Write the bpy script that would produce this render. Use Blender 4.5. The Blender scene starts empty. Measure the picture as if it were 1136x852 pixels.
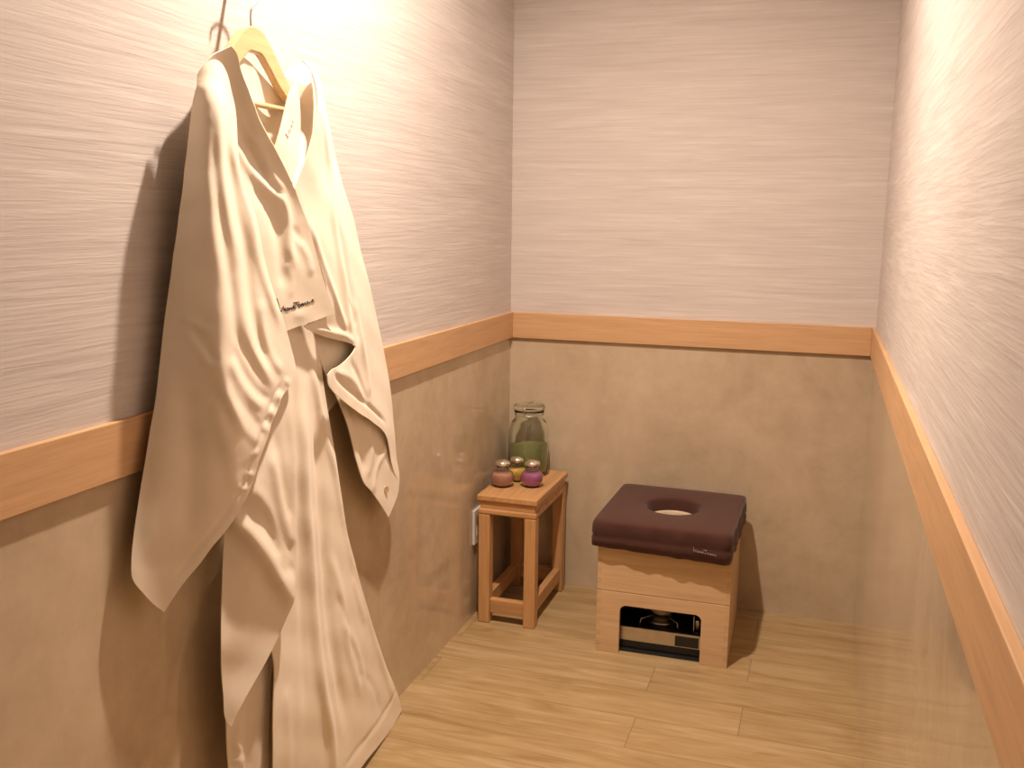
import bpy, bmesh, math, random
import numpy as np
from mathutils import Vector, Matrix
from mathutils.geometry import delaunay_2d_cdt

random.seed(4)
scene = bpy.context.scene
COL = scene.collection
W, D, H = 1.2233, 4.3, 2.56          # room width, depth towards the door, ceiling height
RT, RB = 1.0, 0.908                  # top and bottom of the timber rail

# ---------------------------------------------------------------- materials
def mat(name):
    m = bpy.data.materials.new(name); m.use_nodes = True
    nt = m.node_tree; nt.nodes.clear()
    out = nt.nodes.new('ShaderNodeOutputMaterial'); b = nt.nodes.new('ShaderNodeBsdfPrincipled')
    nt.links.new(b.outputs[0], out.inputs[0])
    return m, nt, b
def N(nt, typ, **kw):
    n = nt.nodes.new(typ)
    for k, v in kw.items():
        if k.startswith('i_'):
            n.inputs[k[2:].replace('_', ' ')].default_value = v
        else: setattr(n, k, v)
    return n
def L(nt, a, b): nt.links.new(a, b)
def coords(nt, scale=(1, 1, 1), loc=(0, 0, 0), rot=(0, 0, 0)):
    t = N(nt, 'ShaderNodeTexCoord'); m = N(nt, 'ShaderNodeMapping')
    m.inputs['Scale'].default_value = scale; m.inputs['Location'].default_value = loc; m.inputs['Rotation'].default_value = rot
    L(nt, t.outputs['Object'], m.inputs[0]); return m.outputs[0]
def noise(nt, vec, scale=5, detail=4, rough=.5, dist=0):
    n = N(nt, 'ShaderNodeTexNoise'); n.inputs['Scale'].default_value = scale; n.inputs['Detail'].default_value = detail
    n.inputs['Roughness'].default_value = rough; n.inputs['Distortion'].default_value = dist
    L(nt, vec, n.inputs['Vector']); return n.outputs[0]
def ramp(nt, fac, stops):
    r = N(nt, 'ShaderNodeValToRGB'); e = r.color_ramp.elements
    while len(e) < len(stops): e.new(.5)
    for el, (p, c) in zip(e, stops):
        el.position = p; el.color = (*c, 1)
    L(nt, fac, r.inputs[0]); return r.outputs[0]
def mix(nt, a, b, fac, mode='MIX'):
    m = N(nt, 'ShaderNodeMix', data_type='RGBA', blend_type=mode)
    for s, v in ((m.inputs[0], fac), (m.inputs[6], a), (m.inputs[7], b)):
        if isinstance(v, (int, float)): s.default_value = v
        elif isinstance(v, tuple): s.default_value = (*v, 1)
        else: L(nt, v, s)
    return m.outputs[2]
def bump(nt, b, h, strength=.3, dist=.002):
    n = N(nt, 'ShaderNodeBump'); n.inputs['Strength'].default_value = strength; n.inputs['Distance'].default_value = dist
    L(nt, h, n.inputs['Height']); L(nt, n.outputs[0], b.inputs['Normal'])
def plain(name, col, rough=.5, metal=0, **kw):
    m, nt, b = mat(name)
    v = coords(nt); f = noise(nt, v, 40, 3)
    c = ramp(nt, f, [(.3, tuple(x*.93 for x in col)), (.7, tuple(min(1, x*1.05) for x in col))])
    L(nt, c, b.inputs['Base Color'])
    b.inputs['Roughness'].default_value = rough; b.inputs['Metallic'].default_value = metal
    for k, x in kw.items(): b.inputs[k.replace('_', ' ')].default_value = x
    return m

def wallpaper_mat():
    m, nt, b = mat('streaked_wallpaper')
    t = N(nt, 'ShaderNodeTexCoord')
    big = noise(nt, coords(nt, (1.6, 1.6, 22), (3, 1, 0), (0, .03, 0)), 1.6, 5, .6, .5)
    fine = noise(nt, coords(nt, (3.2, 3.2, 95), (0, 7, 0)), 1.3, 4, .6, .35)
    comb = N(nt, 'ShaderNodeMath', operation='MULTIPLY_ADD'); comb.inputs[1].default_value = .6
    L(nt, fine, comb.inputs[0])
    h = N(nt, 'ShaderNodeMath', operation='MULTIPLY'); h.inputs[1].default_value = .55; L(nt, big, h.inputs[0]); L(nt, h.outputs[0], comb.inputs[2])
    c = ramp(nt, comb.outputs[0], [(.34, (.53, .465, .43)), (.50, (.592, .527, .492)), (.62, (.63, .565, .528)), (.80, (.71, .65, .61))])
    L(nt, c, b.inputs['Base Color'])
    b.inputs['Roughness'].default_value = .8; b.inputs['Specular IOR Level'].default_value = .2
    bump(nt, b, comb.outputs[0], .4, .004)
    return m
def dado_mat():
    m, nt, b = mat('stone_look_panel')
    a = noise(nt, coords(nt, (1, 1, 1), (5, 2, 1)), 3.2, 6, .62, .5)
    f = noise(nt, coords(nt, (1, 1, 1), (1, 2, 9)), 16, 5, .65)
    s = N(nt, 'ShaderNodeMath', operation='MULTIPLY_ADD'); s.inputs[1].default_value = .35; L(nt, f, s.inputs[0])
    h = N(nt, 'ShaderNodeMath', operation='MULTIPLY'); h.inputs[1].default_value = .65; L(nt, a, h.inputs[0]); L(nt, h.outputs[0], s.inputs[2])
    c = ramp(nt, s.outputs[0], [(.34, (.47, .36, .245)), (.5, (.56, .44, .305)), (.66, (.64, .515, .37))])
    L(nt, c, b.inputs['Base Color'])
    b.inputs['Roughness'].default_value = .06; b.inputs['Specular IOR Level'].default_value = .5
    return m
def wood_mat(name, base, axis=0, rough=.45, contrast=.12, scale=1):
    m, nt, b = mat(name)
    sc = [34*scale]*3; sc[axis] = 2.2*scale
    a = noise(nt, coords(nt, tuple(sc)), 1.4, 5, .6, .6)
    sc2 = [160*scale]*3; sc2[axis] = 7*scale
    f = noise(nt, coords(nt, tuple(sc2), (2, 5, 1)), 1, 3, .6)
    lo = tuple(x*(1-contrast*1.6) for x in base); hi = tuple(min(1, x*(1+contrast)) for x in base)
    c = ramp(nt, a, [(.3, lo), (.5, base), (.72, hi)])
    g = ramp(nt, f, [(.35, (.9, .87, .84)), (.6, (1, 1, 1))])
    L(nt, mix(nt, c, g, .8, 'MULTIPLY'), b.inputs['Base Color'])
    b.inputs['Roughness'].default_value = rough; b.inputs['Specular IOR Level'].default_value = .35
    bump(nt, b, f, .12, .001)
    return m
def floor_mat():
    m, nt, b = mat('wood_look_plank_tiles')
    t = N(nt, 'ShaderNodeTexCoord')
    mp = N(nt, 'ShaderNodeMapping'); mp.inputs['Location'].default_value = (-.02+.27, 1.155+.155*20, 0); L(nt, t.outputs['Object'], mp.inputs[0])
    br = N(nt, 'ShaderNodeTexBrick'); L(nt, mp.outputs[0], br.inputs[0])
    br.offset = .7; br.squash = 1; br.offset_frequency = 2
    br.inputs['Scale'].default_value = 1; br.inputs['Mortar Size'].default_value = .0011; br.inputs['Mortar Smooth'].default_value = .1
    br.inputs['Brick Width'].default_value = .9; br.inputs['Row Height'].default_value = .155
    br.inputs['Color1'].default_value = (0, 0, 0, 1); br.inputs['Color2'].default_value = (1, 1, 1, 1); br.inputs['Bias'].default_value = 0
    # every plank slides the grain by its own tone
    sh = N(nt, 'ShaderNodeVectorMath', operation='MULTIPLY'); sh.inputs[1].default_value = (3, 7, 0); L(nt, br.outputs[0], sh.inputs[0])
    ad = N(nt, 'ShaderNodeVectorMath', operation='ADD'); L(nt, t.outputs['Object'], ad.inputs[0]); L(nt, sh.outputs[0], ad.inputs[1])
    def gr(sc, d, dist):
        k = N(nt, 'ShaderNodeMapping'); k.inputs['Scale'].default_value = sc; L(nt, ad.outputs[0], k.inputs[0])
        return noise(nt, k.outputs[0], 1, d, .6, dist)
    a = gr((3.2, 26, 1), 5, .9); f = gr((9, 150, 1), 3, .3)
    c = ramp(nt, a, [(.30, (.325, .205, .088)), (.42, (.40, .273, .128)), (.55, (.45, .317, .163)), (.72, (.515, .385, .218))])
    g = ramp(nt, f, [(.34, (.86, .80, .72)), (.6, (1, 1, 1))])
    c = mix(nt, c, g, .75, 'MULTIPLY')
    tone = ramp(nt, br.outputs[0], [(0, (.93, .92, .9)), (1, (1.0, 1.0, 1.0))])
    c = mix(nt, c, tone, 1.0, 'MULTIPLY')
    c = mix(nt, c, (.22, .14, .07), br.outputs['Fac'])
    L(nt, c, b.inputs['Base Color'])
    b.inputs['Roughness'].default_value = .42; b.inputs['Specular IOR Level'].default_value = .4
    bump(nt, b, f, .12, .001)
    return m
def box_wood(name):          # pale beech with finger joints down the corner edges
    m, nt, b = mat(name)
    a = noise(nt, coords(nt, (2.4, 36, 36)), 1.2, 5, .6, .5)
    f = noise(nt, coords(nt, (7, 170, 170), (2, 5, 1)), 1, 3, .6)
    c = ramp(nt, a, [(.3, (.575, .385, .215)), (.5, (.635, .435, .25)), (.72, (.69, .485, .29))])
    g = ramp(nt, f, [(.35, (.92, .89, .86)), (.6, (1, 1, 1))])
    c = mix(nt, c, g, .8, 'MULTIPLY')
    t = N(nt, 'ShaderNodeTexCoord'); s = N(nt, 'ShaderNodeSeparateXYZ'); L(nt, t.outputs['Object'], s.inputs[0])
    ax = N(nt, 'ShaderNodeMath', operation='ABSOLUTE'); L(nt, s.outputs[0], ax.inputs[0])
    ed = N(nt, 'ShaderNodeMath', operation='GREATER_THAN'); ed.inputs[1].default_value = .2015-.014; L(nt, ax.outputs[0], ed.inputs[0])
    zz = N(nt, 'ShaderNodeMath', operation='MULTIPLY'); zz.inputs[1].default_value = 1/.034; L(nt, s.outputs[2], zz.inputs[0])
    fr = N(nt, 'ShaderNodeMath', operation='FRACT'); L(nt, zz.outputs[0], fr.inputs[0])
    gt = N(nt, 'ShaderNodeMath', operation='GREATER_THAN'); gt.inputs[1].default_value = .5; L(nt, fr.outputs[0], gt.inputs[0])
    mm = N(nt, 'ShaderNodeMath', operation='MULTIPLY'); L(nt, ed.outputs[0], mm.inputs[0]); L(nt, gt.outputs[0], mm.inputs[1])
    m2 = N(nt, 'ShaderNodeMath', operation='MULTIPLY'); m2.inputs[1].default_value = .35; L(nt, mm.outputs[0], m2.inputs[0])
    c = mix(nt, c, (.48, .295, .15), m2.outputs[0])
    L(nt, c, b.inputs['Base Color']); b.inputs['Roughness'].default_value = .5; b.inputs['Specular IOR Level'].default_value = .3
    return m
def cloth_mat(name, col, bs=.10):
    m, nt, b = mat(name)
    a = noise(nt, coords(nt, (1, 1, 1)), 14, 5, .6, .3)
    c = ramp(nt, a, [(.3, tuple(x*.96 for x in col)), (.7, tuple(min(1, x*1.03) for x in col))])
    L(nt, c, b.inputs['Base Color'])
    b.inputs['Roughness'].default_value = .85; b.inputs['Specular IOR Level'].default_value = .15
    b.inputs['Sheen Weight'].default_value = .15; b.inputs['Sheen Roughness'].default_value = .5
    w = noise(nt, coords(nt, (1, 1, 1)), 38, 2, .5, .3)
    v = noise(nt, coords(nt, (1, 1, 1)), 900, 2, .5)
    s = N(nt, 'ShaderNodeMath', operation='MULTIPLY_ADD'); s.inputs[1].default_value = .06; L(nt, v, s.inputs[0]); L(nt, w, s.inputs[2])
    bump(nt, b, s.outputs[0], bs, .004)
    return m
def glass_mat(name, col=(1, 1, 1), rough=.02):
    m, nt, b = mat(name)
    v = noise(nt, coords(nt), 30, 2)
    L(nt, ramp(nt, v, [(.3, tuple(x*.985 for x in col)), (.7, col)]), b.inputs['Base Color'])
    b.inputs['Roughness'].default_value = rough; b.inputs['Transmission Weight'].default_value = 1; b.inputs['IOR'].default_value = 1.45
    return m

M_WALL = wallpaper_mat(); M_DADO = dado_mat(); M_FLOOR = floor_mat()
M_RAILX = wood_mat('rail_timber_back', (.63, .385, .205), 0, .5, .06)
M_RAILY = wood_mat('rail_timber_side', (.63, .385, .205), 1, .5, .06)
M_CEIL = plain('ceiling_paint', (.72, .66, .60), .9)
M_STOOLX = wood_mat('stool_wood_x', (.56, .31, .135), 0, .4, .14)
M_STOOLY = wood_mat('stool_wood_y', (.56, .31, .135), 1, .4, .14)
M_STOOLZ = wood_mat('stool_wood_z', (.56, .31, .135), 2, .4, .14)
M_BOX = box_wood('beech_box')
M_RIM = wood_mat('seat_rim_wood', (.70, .55, .38), 0, .5, .06)
M_ROBE = cloth_mat('cream_cotton', (.86, .75, .605))
M_CUSH = cloth_mat('dark_brown_cover', (.075, .030, .022), .15)
M_HANG = wood_mat('hanger_wood', (.72, .52, .28), 1, .35, .08)
M_STEEL = plain('brushed_steel', (.62, .58, .53), .32, 1)
M_CHROME = plain('polished_metal', (.92, .90, .87), .12, 1)
M_BLACK = plain('black_enamel', (.012, .011, .011), .35)
M_LINER = plain('black_liner', (.010, .008, .008), .6)
M_WHITE = plain('white_plastic', (.75, .72, .68), .4)
M_GLASS = glass_mat('clear_jar_glass', (.95, .985, .94))
M_SGLASS = glass_mat('small_jar_glass', (1, 1, 1))
M_THREAD = plain('dark_thread', (.035, .025, .022), .7)
M_PTHREAD = plain('pale_thread', (.33, .25, .23), .7)
M_BUTTON = plain('shell_button', (.55, .40, .24), .3)
M_GREEN = plain('green_herb_powder', (.31, .30, .11), .9)
M_GREENHI = plain('pale_green_herb_powder', (.33, .36, .10), .9)
M_BATH = {'pink': plain('rose_brown_salts', (.56, .26, .17), .75), 'yellow': plain('yellow_salts', (.80, .47, .07), .75), 'purple': plain('purple_salts', (.50, .13, .33), .75)}
M_POT = plain('aluminium_pot', (.55, .47, .38), .35, .3)
M_FAINT = plain('faint_thread', (.50, .40, .36), .7)
M_DARK = plain('dark_slot', (.03, .025, .02), .6)

# ---------------------------------------------------------------- helpers
def tag(o, label=None, cat=None, group=None, kind=None):
    for k, v in (('label', label), ('category', cat), ('group', group), ('kind', kind)):
        if v: o[k] = v
    return o
def empty(name, loc):
    o = bpy.data.objects.new(name, None); o.location = loc; o.empty_display_size = .05; COL.objects.link(o); return o
def link(name, bm, mats, parent=None, smooth=False, loc=None):
    me = bpy.data.meshes.new(name); bmesh.ops.recalc_face_normals(bm, faces=bm.faces); bm.to_mesh(me); bm.free()
    for m in (mats if isinstance(mats, (list, tuple)) else [mats]): me.materials.append(m)
    if smooth:
        for p in me.polygons: p.use_smooth = True
    o = bpy.data.objects.new(name, me); COL.objects.link(o)
    if parent: o.parent = parent
    if loc is not None: o.location = loc
    return o
def abox(bm, a, b, bev=0, mi=0, seg=2):
    t = bmesh.new()
    vs = [t.verts.new((x, y, z)) for x in (a[0], b[0]) for y in (a[1], b[1]) for z in (a[2], b[2])]
    for f in ((0, 1, 3, 2), (4, 6, 7, 5), (0, 4, 5, 1), (2, 3, 7, 6), (0, 2, 6, 4), (1, 5, 7, 3)): t.faces.new([vs[i] for i in f])
    if bev: bmesh.ops.bevel(t, geom=t.edges[:], offset=bev, segments=seg, affect='EDGES', profile=.5)
    merge(bm, t, mi)
def merge(bm, t, mi=0):
    mp = {}
    for v in t.verts: mp[v] = bm.verts.new(v.co)
    for f in t.faces:
        g = bm.faces.new([mp[v] for v in f.verts]); g.material_index = mi; g.smooth = f.smooth
    t.free()
def lathe(bm, prof, c=(0, 0, 0), n=40, close=False):
    rings = []
    for r, z in prof:
        if r < 1e-6: rings.append([bm.verts.new((c[0], c[1], c[2]+z))])
        else: rings.append([bm.verts.new((c[0]+r*math.cos(2*math.pi*i/n), c[1]+r*math.sin(2*math.pi*i/n), c[2]+z)) for i in range(n)])
    prs = list(zip(rings, rings[1:]))
    if close: prs.append((rings[-1], rings[0]))
    for A, B in prs:
        for i in range(n):
            j = (i+1) % n
            if len(A) == 1 and len(B) == 1: continue
            if len(A) == 1: f = bm.faces.new((A[0], B[i], B[j]))
            elif len(B) == 1: f = bm.faces.new((A[i], A[j], B[0]))
            else: f = bm.faces.new((A[i], A[j], B[j], B[i]))
            f.smooth = True
def tube(bm, pts, r, n=8, closed=False):
    pts = [Vector(p) for p in pts]; rings = []
    k = len(pts); up = None
    for i, p in enumerate(pts):
        if closed: t = (pts[(i+1) % k]-pts[i-1]).normalized()
        else: t = (pts[min(i+1, k-1)]-pts[max(i-1, 0)]).normalized()
        if up is None:
            up = t.orthogonal().normalized()
        up = (up - t*up.dot(t)).normalized(); s = t.cross(up)
        rr = r[i] if isinstance(r, (list, tuple)) else r
        rings.append([bm.verts.new(p+(up*math.cos(2*math.pi*j/n)+s*math.sin(2*math.pi*j/n))*rr) for j in range(n)])
    m = k if closed else k-1
    for i in range(m):
        A, B = rings[i], rings[(i+1) % k]
        for j in range(n):
            f = bm.faces.new((A[j], A[(j+1) % n], B[(j+1) % n], B[j])); f.smooth = True
    if not closed:
        bm.faces.new(rings[0]); bm.faces.new(rings[-1])
def spline(pts, n=8):                                # Catmull-Rom
    pts = [np.array(p, float) for p in pts]
    if len(pts) < 3: return [tuple(p) for p in pts]
    P = [2*pts[0]-pts[1]]+pts+[2*pts[-1]-pts[-2]]; out = []
    for i in range(1, len(P)-2):
        for k in range(n):
            t = k/n
            out.append(tuple(.5*(2*P[i]+(P[i+1]-P[i-1])*t+(2*P[i-1]-5*P[i]+4*P[i+1]-P[i+2])*t*t+(3*P[i]-P[i-1]-3*P[i+1]+P[i+2])*t**3)))
    out.append(tuple(pts[-1])); return out
def prism(bm, poly, axis, a, b, bev=0):              # extrude a closed 2D outline along an axis
    t = bmesh.new()
    def P(u, v, w):
        return {0: (w, u, v), 1: (u, w, v), 2: (u, v, w)}[axis]
    A = [t.verts.new(P(u, v, a)) for u, v in poly]; B = [t.verts.new(P(u, v, b)) for u, v in poly]
    n = len(poly); t.faces.new(A); t.faces.new(B[::-1])
    for i in range(n): t.faces.new((A[i], B[i], B[(i+1) % n], A[(i+1) % n]))
    bmesh.ops.recalc_face_normals(t, faces=t.faces)
    if bev:
        es = [e for e in t.edges if len(e.link_faces) == 2 and any(len(f.verts) > 4 for f in e.link_faces)]
        bmesh.ops.bevel(t, geom=es, offset=bev, segments=2, affect='EDGES', profile=.5)
    merge(bm, t)

# ---------------------------------------------------------------- setting
def structure(name, bm, m): return tag(link(name, bm, m), kind='structure')
def wall(name, a, b):
    bm = bmesh.new(); s = RB+.04
    abox(bm, (a[0], a[1], 0), (b[0], b[1], s), 0, 1); abox(bm, (a[0], a[1], s), (b[0], b[1], H), 0, 0)
    return structure(name, bm, [M_WALL, M_DADO])
wall('wall_left', (-.1, -D), (0, 0)); wall('wall_right', (W, -D), (W+.1, 0)); wall('wall_back', (-.1, 0), (W+.1, .1)); wall('wall_front', (-.1, -D-.1), (W+.1, -D))
bm = bmesh.new(); abox(bm, (-.1, -D-.1, -.08), (W+.1, .1, 0)); structure('floor', bm, M_FLOOR)
CZ = H
LX, LY = .465, -1.38                                   # the recessed lamp over the robe
bm = bmesh.new()
t = .055                                              # ceiling is left open where the lamp is recessed
for a, b in (((-.1, -D-.1), (W+.1, LY-t)), ((-.1, LY+t), (W+.1, .1)), ((-.1, LY-t), (LX-t, LY+t)), ((LX+t, LY-t), (W+.1, LY+t))):
    abox(bm, (a[0], a[1], CZ), (b[0], b[1], CZ+.12))
structure('ceiling', bm, M_CEIL)
PR = .012
bm = bmesh.new(); abox(bm, (0, -D, RB), (PR, 0, RT), .0015); structure('trim_1', bm, M_RAILY)
bm = bmesh.new(); abox(bm, (PR, -PR, RB), (W-PR, 0, RT), .0015); structure('trim_2', bm, M_RAILX)
bm = bmesh.new(); abox(bm, (W-PR, -D, RB), (W, 0, RT), .0015); structure('trim_3', bm, M_RAILY)

# ---------------------------------------------------------------- wooden side stool
st = tag(empty('side_stool', (.130, -.22, 0)), 'small orange-brown wooden stool with straight legs standing in the corner, jars on top', 'stool')
sx, sy, sh = .100, .192, .44
bm = bmesh.new(); abox(bm, (-sx-.003, -sy, sh-.021), (sx+.003, sy, sh), .004); link('stool_top', bm, M_STOOLY, st)
bm = bmesh.new()
abox(bm, (-sx+.006, -sy+.008, sh-.049), (sx-.006, sy-.008, sh-.021), .002)
abox(bm, (-sx+.001, -sy+.003, sh-.066), (sx-.001, sy-.003, sh-.047), .005); link('apron', bm, M_STOOLX, st)
lw = .039
for ix in (-1, 1):
    for iy in (-1, 1):
        bm = bmesh.new(); cx, cy = ix*(sx-lw/2-.002), iy*(sy-lw/2-.004)
        abox(bm, (cx-lw/2, cy-lw/2, 0), (cx+lw/2, cy+lw/2, sh-.066), .003); link('leg', bm, M_STOOLZ, st)
for iy in (-1, 1):
    cy = iy*(sy-lw/2-.004); bm = bmesh.new(); abox(bm, (-sx+lw+.002, cy-.012, .034), (sx-lw-.002, cy+.012, .082), .002); link('stretcher', bm, M_STOOLX, st)
for ix in (-1, 1):
    cx = ix*(sx-lw/2-.002); bm = bmesh.new(); abox(bm, (cx-.012, -sy+lw+.004, .040), (cx+.012, sy-lw-.004, .088), .002); link('stretcher', bm, M_STOOLY, st)

# ---------------------------------------------------------------- jars on the stool
JX, JY, JZ = .106, -.100, .44
jar = tag(empty('glass_jar', (JX, JY, JZ)), 'large clear glass jar with clip lid, half full of green powder', 'jar')
R = .0715; ZS = 1.12
outer = [(0, 0), (R*.86, 0), (R*.95, .004), (R, .014), (R, .128), (R*.985, .142), (R*.93, .157), (R*.83, .168), (R*.745, .174), (R*.715, .180), (R*.715, .196), (R*.74, .199), (R*.74, .204), (R*.70, .206)]
outer = [(a, b*ZS) for a, b in outer]
inner = [(R*.66, .204), (R*.655, .178), (R*.76, .165), (R*.88, .152), (R*.935, .140), (R*.95, .126), (R*.95, .016), (R*.88, .008), (0, .007)]
inner = [(a, b*ZS) for a, b in inner]
bm = bmesh.new(); lathe(bm, outer+inner, n=56); link('jar_body', bm, M_GLASS, jar)
RI = R*.945
bm = bmesh.new(); n = 56; top = []
c0 = bm.verts.new((0, 0, .009)); lathe(bm, [(0, .009), (RI*.92, .009), (RI, .018), (RI, .108)], n=n)
bm.verts.remove(c0)
rng = [v for v in bm.verts if abs(v.co.z-.108) < 1e-5]
for v in rng: v.co.z += .012*math.sin(math.atan2(v.co.y, v.co.x)+2.4)+.003*math.sin(5*v.co.x/RI)
cv = bm.verts.new((0, 0, .117)); rng.sort(key=lambda v: math.atan2(v.co.y, v.co.x))
for i in range(n): bm.faces.new((rng[i], rng[(i+1) % n], cv)).smooth = True
link('green_powder', bm, M_GREEN, jar)
bm = bmesh.new(); lathe(bm, [(0, .2065), (R*.74, .2065), (R*.775, .209), (R*.775, .217), (R*.72, .221), (R*.45, .2235), (0, .225)], n=56); bm.transform(Matrix.Translation((0, 0, .206*(ZS-1)+.001))); link('jar_lid', bm, M_GLASS, jar)
bm = bmesh.new()
tube(bm, [(R*.728*math.cos(a*math.pi/24), R*.728*math.sin(a*math.pi/24), .188) for a in range(48)], .0013, 8, True)
tube(bm, spline([(0, -R*.73, .188), (0, -R*.80, .196), (0, -R*.80, .214), (0, -R*.62, .2245), (0, -R*.2, .227), (0, R*.3, .2265), (0, R*.78, .2165), (0, R*.8, .2), (0, R*.73, .188)], 6), .0013, 8)
bm.transform(Matrix.Translation((0, 0, .206*(ZS-1)+.001))); link('wire_clasp', bm, M_STEEL, jar, True)

def small_jar(x, y, key, label, s=1):
    o = tag(empty('salt_jar', (x, y, JZ)), label, 'jar', 'little round salt jars on the stool')
    r = .0395*s
    prof = [(0, 0), (r*.62, 0), (r*.70, .0015)]
    for i in range(13):
        a = math.radians(-52+i*9.2); prof.append((r*math.cos(a)*1.0, r*.86*(math.sin(a)+math.sin(math.radians(52)))+.002))
    zt = prof[-1][1]; prof += [(r*.46, zt+.002), (r*.46, zt+.008), (r*.53, zt+.010)]
    inn = [(rr*.93, max(.004, zz*.985+.001)) for rr, zz in prof[3:-3]]
    bm = bmesh.new(); lathe(bm, prof+[(r*.40, zt+.010), (r*.40, zt+.001)]+inn[::-1]+[(0, .0045)], n=44); link('jar_body', bm, M_SGLASS, o)
    fill = [(0, .0052)]+[(rr*.985, max(.0055, zz)) for rr, zz in inn if zz < r*1.28]
    bm = bmesh.new(); lathe(bm, fill+[(0, fill[-1][1]+.002)], n=44); link('bath_salts', bm, M_BATH[key], o)
    b = zt+.0105
    bm = bmesh.new(); lathe(bm, [(0, b), (r*.52, b), (r*.53, b+.004), (r*.63, b+.0055), (r*.68, b+.010), (r*.65, b+.0145), (r*.53, b+.019), (r*.30, b+.0225), (0, b+.024)], n=44)
    link('lid', bm, M_CHROME, o); return o
small_jar(.073, -.288, 'pink', 'small round jar of rose-brown bath salts, leftmost of the three silver-lidded jars')
small_jar(.098, -.206, 'yellow', 'small round jar of yellow bath salts with silver lid, behind the other two small jars', .9)
small_jar(.167, -.255, 'purple', 'small round jar of purple bath salts, silver lid, at the front right of the stool')

# ---------------------------------------------------------------- wall outlet
o = tag(empty('wall_outlet', (0, -.345, .252)), 'white outlet plate low on the left wall beside the wooden stool', 'outlet')
bm = bmesh.new(); abox(bm, (0, -.037, 0), (.009, .037, .12), .003); link('cover_plate', bm, M_WHITE, o)
bm = bmesh.new(); abox(bm, (.0085, -.018, .028), (.0105, .018, .092), .001); link('socket', bm, M_WHITE, o)
bm = bmesh.new()
for z in (.045, .072):
    for y in (-.006, .006): abox(bm, (.0100, y-.001, z-.004), (.0108, y+.001, z+.004))
link('slots', bm, M_DARK, o)

# ---------------------------------------------------------------- steaming seat: wooden box
BX, BY = .6485, -.272
hx, hy = .2015, .205
st2 = tag(empty('steam_seat_box', (BX, BY, 0)), 'pale two-tier wooden box seat with an arched opening near the back wall', 'seat')
st2.rotation_euler.z = math.radians(1.2)
th = .016; seam = .1985; topz = .352
def cutout():
    x0, x1, zt, r = -.1285, .1195, .1565, .020
    pts = [(-hx, 0), (-hx, seam), (hx, seam), (hx, 0), (x1, 0)]
    pts += [(x1-r+r*math.cos(a), zt-r+r*math.sin(a)) for a in np.linspace(0, math.pi/2, 8)]
    pts += [(x0+r-r*math.sin(a), zt-r+r*math.cos(a)) for a in np.linspace(0, math.pi/2, 8)]
    pts += [(x0, 0)]; return pts
bm = bmesh.new(); prism(bm, cutout(), 1, -hy, -hy+th, .0015)
for s in (-1, 1): abox(bm, (s*hx-(th if s > 0 else 0), -hy+th, 0), (s*hx+(th if s < 0 else 0), hy, seam), .001)
abox(bm, (-hx+th, hy-th, 0), (hx-th, hy, seam), .001)
link('lower_box', bm, M_BOX, st2)
bm = bmesh.new(); iy = -hy+th
abox(bm, (-hx+th+.0005, iy+.001, .004), (-hx+th+.003, hy-th, seam-.004)); abox(bm, (hx-th-.003, iy+.001, .004), (hx-th-.0005, hy-th, seam-.004)); abox(bm, (-hx+th+.003, hy-th-.003, .004), (hx-th-.003, hy-th-.0005, seam-.004))
abox(bm, (-hx+th+.003, iy+.001, .001), (hx-th-.003, hy-th-.003, .0025))
abox(bm, (-hx+th, iy+.001, .1575), (-.076, hy-th, .160)); abox(bm, (.052, iy+.001, .1575), (hx-th, hy-th, .160)); abox(bm, (-.076, .052, .1575), (.052, hy-th, .160))
link('black_liner', bm, M_LINER, st2)
bm = bmesh.new(); g = .0012
abox(bm, (-hx, -hy, seam+g), (hx, -hy+th, topz), .0015)
for s in (-1, 1): abox(bm, (s*hx-(th if s > 0 else 0), -hy+th, seam+g), (s*hx+(th if s < 0 else 0), hy, topz), .0012)
abox(bm, (-hx+th, hy-th, seam+g), (hx-th, hy, topz), .001)
link('upper_box', bm, M_BOX, st2)
def plate_with_hole(bm, a, b, z0, z1, r, c=(0, 0), n=48):      # square plate with a round hole
    def sq(t):
        dx, dy = math.cos(t), math.sin(t)
        k = min([(b[0] if dx > 0 else a[0])/dx if abs(dx) > 1e-9 else 9, (b[1] if dy > 0 else a[1])/dy if abs(dy) > 1e-9 else 9]); return dx*k, dy*k
    angs = sorted(set([2*math.pi*i/n for i in range(n)]+[math.atan2(y, x) % (2*math.pi) for x in (a[0], b[0]) for y in (a[1], b[1])]))
    rows = []
    for t in angs:
        x, y = sq(t); hxx, hyy = c[0]+r*math.cos(t), c[1]+r*math.sin(t)
        rows.append([bm.verts.new(p) for p in ((hxx, hyy, z0), (hxx, hyy, z1), (x, y, z1), (x, y, z0))])
    for i in range(len(rows)):
        A, B = rows[i], rows[(i+1) % len(rows)]
        for j in range(4): bm.faces.new((A[j], B[j], B[(j+1) % 4], A[(j+1) % 4]))
HX, HY, HR = -.003, .004, .089
bm = bmesh.new(); plate_with_hole(bm, (-hx+th, -hy+th), (hx-th, hy-th), topz-.020, topz-.004, .082, (HX, HY)); link('seat_board', bm, M_RIM, st2)
bm = bmesh.new(); lathe(bm, [(.066, topz-.02), (.066, topz+.034), (.068, topz+.036), (.078, topz+.036), (.0795, topz+.034), (.0795, topz-.02)], (HX, HY, 0), 56, True); link('seat_ring', bm, M_RIM, st2)

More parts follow.
